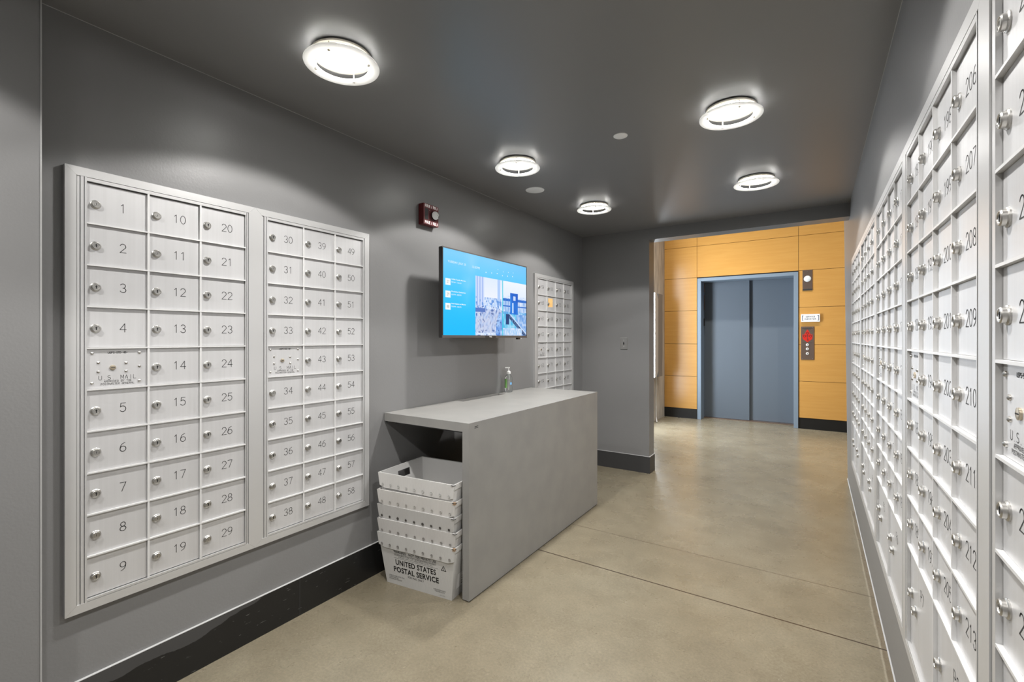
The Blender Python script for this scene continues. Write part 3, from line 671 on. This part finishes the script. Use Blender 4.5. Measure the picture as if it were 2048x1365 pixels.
# ================================================================== HAND SANITISER
hs = thing('hand_sanitiser', 'clear pump bottle of hand sanitiser with green label', 'bottle', (-1.982, 2.975, TZ), R(58))
mb = MB(); mb.lathe([(0, .001), (.027, .001), (.031, .006), (.031, .105), (.027, .125), (.014, .138), (.014, .146)], 28, 0, sx=1, sy=.72); mb.build('bottle_body', M['gel'], hs, True)
mb = MB(); mb.lathe([(.0145, .143), (.0165, .144), (.0165, .158), (.009, .166), (.0045, .168), (.0045, .186), (.009, .187), (.010, .194), (.0, .196)], 20, 0)
mb.box(-.033, .003, -.005, .005, .187, .195, 0, .0015); mb.lathe([(.006, .137), (.006, .10), (.0025, .098), (.0025, .02)], 10, 0); mb.build('pump', M['white'], hs, True)
mb = MB()
def cyl(a, z): return (.0316*cos(a), .0316*.72*sin(a), z)
for i in range(6):
    a0, a1 = R(-195+i*11), R(-195+(i+1)*11); zt_ = .105; mb.quad(cyl(a0, .035), cyl(a1, .035), cyl(a1, zt_), cyl(a0, zt_), 0)
for i in range(4):
    a0, a1 = R(-88+i*9), R(-88+(i+1)*9); mb.quad(cyl(a0, .06), cyl(a1, .06), cyl(a1, .078), cyl(a0, .078), 1)
mb.build('label', [M['green'], M['blue']], hs)

# ================================================================== MAIL TUBS
TUBH = .275
def tub(i, zoff, label, mat_, dot, stain=False):
    rz = R(7.2)+R([0, .6, -.5, .4, -1.6][i])
    t_ = thing('mail_tub', label, 'mail tub', (-1.722+[0, .001, -.001, 0, .004][i], 1.868+[0, 0, .001, 0, .002][i], zoff), rz, 'stacked white mail tubs')
    bw, bd, tw_, td_ = .205, .150, .240, .180; th = .0035     # half sizes
    H = TUBH
    def ring(z, off=0.0):
        k = z/H; a, c = bw+(tw_-bw)*k-off, bd+(td_-bd)*k-off; return [(-a, -c, z), (a, -c, z), (a, c, z), (-a, c, z)]
    mb = MB()
    lo, up, li, ui = ring(0), ring(H), ring(.005, th), ring(H, th)
    for a in range(4):
        b_ = (a+1) % 4
        if a in (1, 3):   # short sides carry a hand hole
            def P(s_, z, off):
                r0 = ring(z, off); p, q = Vector(r0[a]), Vector(r0[b_]); return tuple(p.lerp(q, s_))
            zs = [0, .205, .245, H]; ss = [0, .33, .62, 1]
            for off in (0, th):
                for zi in range(3):
                    for si in range(3):
                        if zi == 1 and si == 1: continue
                        mb.quad(P(ss[si], zs[zi], off), P(ss[si+1], zs[zi], off), P(ss[si+1], zs[zi+1], off), P(ss[si], zs[zi+1], off))
            for (s0, z0, s1, z1) in ((.33, .205, .62, .205), (.33, .245, .62, .245), (.33, .205, .33, .245), (.62, .205, .62, .245)):
                mb.quad(P(s0, z0, 0), P(s1, z1, 0), P(s1, z1, th), P(s0, z0, th))
        else:
            mb.quad(lo[a], lo[b_], up[b_], up[a]); mb.quad(li[a], li[b_], ui[b_], ui[a])
        mb.quad(up[a], up[b_], ui[b_], ui[a])
    mb.quad(*lo); mb.quad(*li)
    body = mb.build('tub_body', mat_, t_)
    # folded collar: outer flaps on the long sides with a row of weld dimples, and side flaps
    mb = MB(); ch = .078
    for sgn in (-1, 1):
        nseg = 14; o0, o1 = .0045, .006
        for k in range(nseg):
            u0, u1 = -1+2*k/nseg, -1+2*(k+1)/nseg
            def Q(u_, z, o): 
                kk = z/H; a, c = bw+(tw_-bw)*kk, bd+(td_-bd)*kk; return (u_*(a+.004), sgn*(c+o), z)
            def zb_(u_): return H-ch+(.012*max(0, abs(u_)-.86)/.14)
            wob = lambda u_: .0012*sin(u_*9+i)
            a_, b_, c_, d_ = Q(u0, zb_(u0), o1+.001+wob(u0)), Q(u1, zb_(u1), o1+.001+wob(u1)), Q(u1, H+.001, o0), Q(u0, H+.001, o0)
            mb.quad(a_, b_, c_, d_); mb.quad(Q(u0, zb_(u0), .0005), Q(u1, zb_(u1), .0005), b_, a_); mb.quad(d_, c_, Q(u1, H+.001, -th), Q(u0, H+.001, -th))
            if k == 0: mb.quad(a_, d_, Q(u0, H, 0), Q(u0, zb_(u0), 0))
            if k == nseg-1: mb.quad(b_, c_, Q(u1, H, 0), Q(u1, zb_(u1), 0))
    for sgn in (-1, 1):
        def Q2(v_, z, o): kk = z/H; a, c = bw+(tw_-bw)*kk, bd+(td_-bd)*kk; return (sgn*(a+o), v_*(c+.002), z)
        mb.quad(Q2(-1, .249, .004), Q2(1, .249, .004), Q2(1, H+.001, .004), Q2(-1, H+.001, .004)); mb.quad(Q2(-1, H+.001, .004), Q2(1, H+.001, .004), Q2(1, H+.001, -th), Q2(-1, H+.001, -th))
    mb.build('collar', mat_, t_)
    mb = MB()
    for k in range(9):
        u_ = -.93+1.86*k/8; z = H-ch+.02; kk = z/H; a, c = bw+(tw_-bw)*kk, bd+(td_-bd)*kk
        r_ = .0068 if k not in (2, 5) else .0078
        mb.lathe([(r_, -.0008), (r_*.9, -.0016), (r_*.4, -.0008), (0, -.0003)], 12, 0, (u_*(a-.004), -(c+.0082), z), 'y')
    mb.build('weld_dimple', dot, t_, True)
    mb = MB()   # wire staple at the near right corner of the rim
    mb.tube([(tw_-.012, -td_-.006, H-.001), (tw_+.002, -td_-.006, H-.002), (tw_+.006, -td_+.008, H-.003)], .0016, 6, 0)
    if stain: mb.box(tw_-.008, tw_+.0045, -td_-.0062, -td_+.006, H-.010, H+.0016, 1)
    mb.build('corner_staple', [M['gap'], M['rust']], t_)
    return t_, (bw, bd, tw_, td_)
zs = [0, .073, .146, .224, .311]
lbs = ['white postal tub at the bottom of the stack, printed with black lettering', 'white plastic mail tub second from the floor in the stack',
       'greyer mail tub with dark dimples, middle of the stack', 'white mail tub with brown stained corner, second from top', 'open empty white mail tub on top of the stack']
dots = [M['spot'], M['spot'], mat('dark_dimple', (.06, .055, .05), .5), mat('grey_dimple', (.33, .32, .3), .5), mat('pale_dimple', (.42, .42, .41), .5)]
for i in range(5):
    t_, (bw, bd, tw_, td_) = tub(i, zs[i], lbs[i], M['tubs'][i], dots[i], i in (0, 3))
    if i == 0:
        def face(a, b_):      # a: -1..1 metres across, b: height
            k = b_/TUBH; return (a, -(bd+(td_-bd)*k)-.0006, b_)
        def at(cx_, cz_): return lambda a, b_: face(cx_+a, cz_+b_)
        mb = MB()
        mb.poly2(text2d('WARNING - NOT FOR PRIVATE USE', width=.27, height=.013, bold=.02), at(-.01, .183), 0)
        mb.ribbon([(-.145, .172), (.125, .172)], .0012, at(0, 0), 0)
        mb.poly2(text2d('MAXIMUM PENALTY FOR THEFT OR MISUSE OF POSTAL PROPERTY', width=.265, height=.0065), at(-.008, .166), 0)
        mb.poly2(text2d('$1,000 FINE AND 3 YEARS IMPRISONMENT (18 USC 1707)', width=.22, height=.0065), at(-.008, .156), 0)
        mb.ribbon([(-.145, .149), (.135, .149)], .0012, at(0, 0), 0)
        mb.poly2(text2d('UNITED STATES', width=.255, height=.030, bold=.03, spacing=1.08), at(-.008, .127), 0)
        mb.poly2(text2d('POSTAL SERVICE', width=.285, height=.030, bold=.03, spacing=1.08), at(-.008, .087), 0)
        mb.poly2(text2d('FOR MAIL ONLY', width=.10, height=.011), at(-.01, .060), 0)
        for k, s_ in enumerate(('RETURN TO MAKER OR POST OFFICE', 'DO NOT OVERLOAD', 'MAXIMUM WEIGHT')): mb.poly2(text2d(s_, width=(.10, .06, .085)[k], height=.006), at((-.135, -.155, -.143)[k], .046-k*.009), 0)
        mb.poly2(text2d('CORRUGATED PLASTIC', width=.075, height=.006), at(.135, .038), 0); mb.poly2(text2d('TUB FOR FLATS', width=.06, height=.006), at(.135, .029), 0); mb.poly2(text2d('JUL 2019', width=.03, height=.005), at(.15, .012), 0)
        cx_, cz_ = .168, .158; tri = [(cx_-.014, cz_-.011), (cx_+.014, cz_-.011), (cx_, cz_+.013), (cx_-.014, cz_-.011)]
        mb.ribbon(tri, .003, at(0, 0), 0); mb.poly2(text2d('2', height=.01), at(cx_, cz_-.003), 0)
        mb.build('printed_lettering', M['black'], t_)
        mb = MB()
        def sidef(v_, z, o=.0006): k = z/TUBH; return (bw+(tw_-bw)*k+o, v_, z)
        mb.quad(sidef(-.12, .045), sidef(.06, .045), sidef(.06, .12), sidef(-.12, .12), 0)
        for z in (.055, .068, .081, .094, .107): mb.quad(sidef(-.08, z, .001), sidef(.05, z, .001), sidef(.05, z+.006, .001), sidef(-.08, z+.006, .001), 1)
        mb.build('shipping_label', [M['white'], M['spot']], t_)
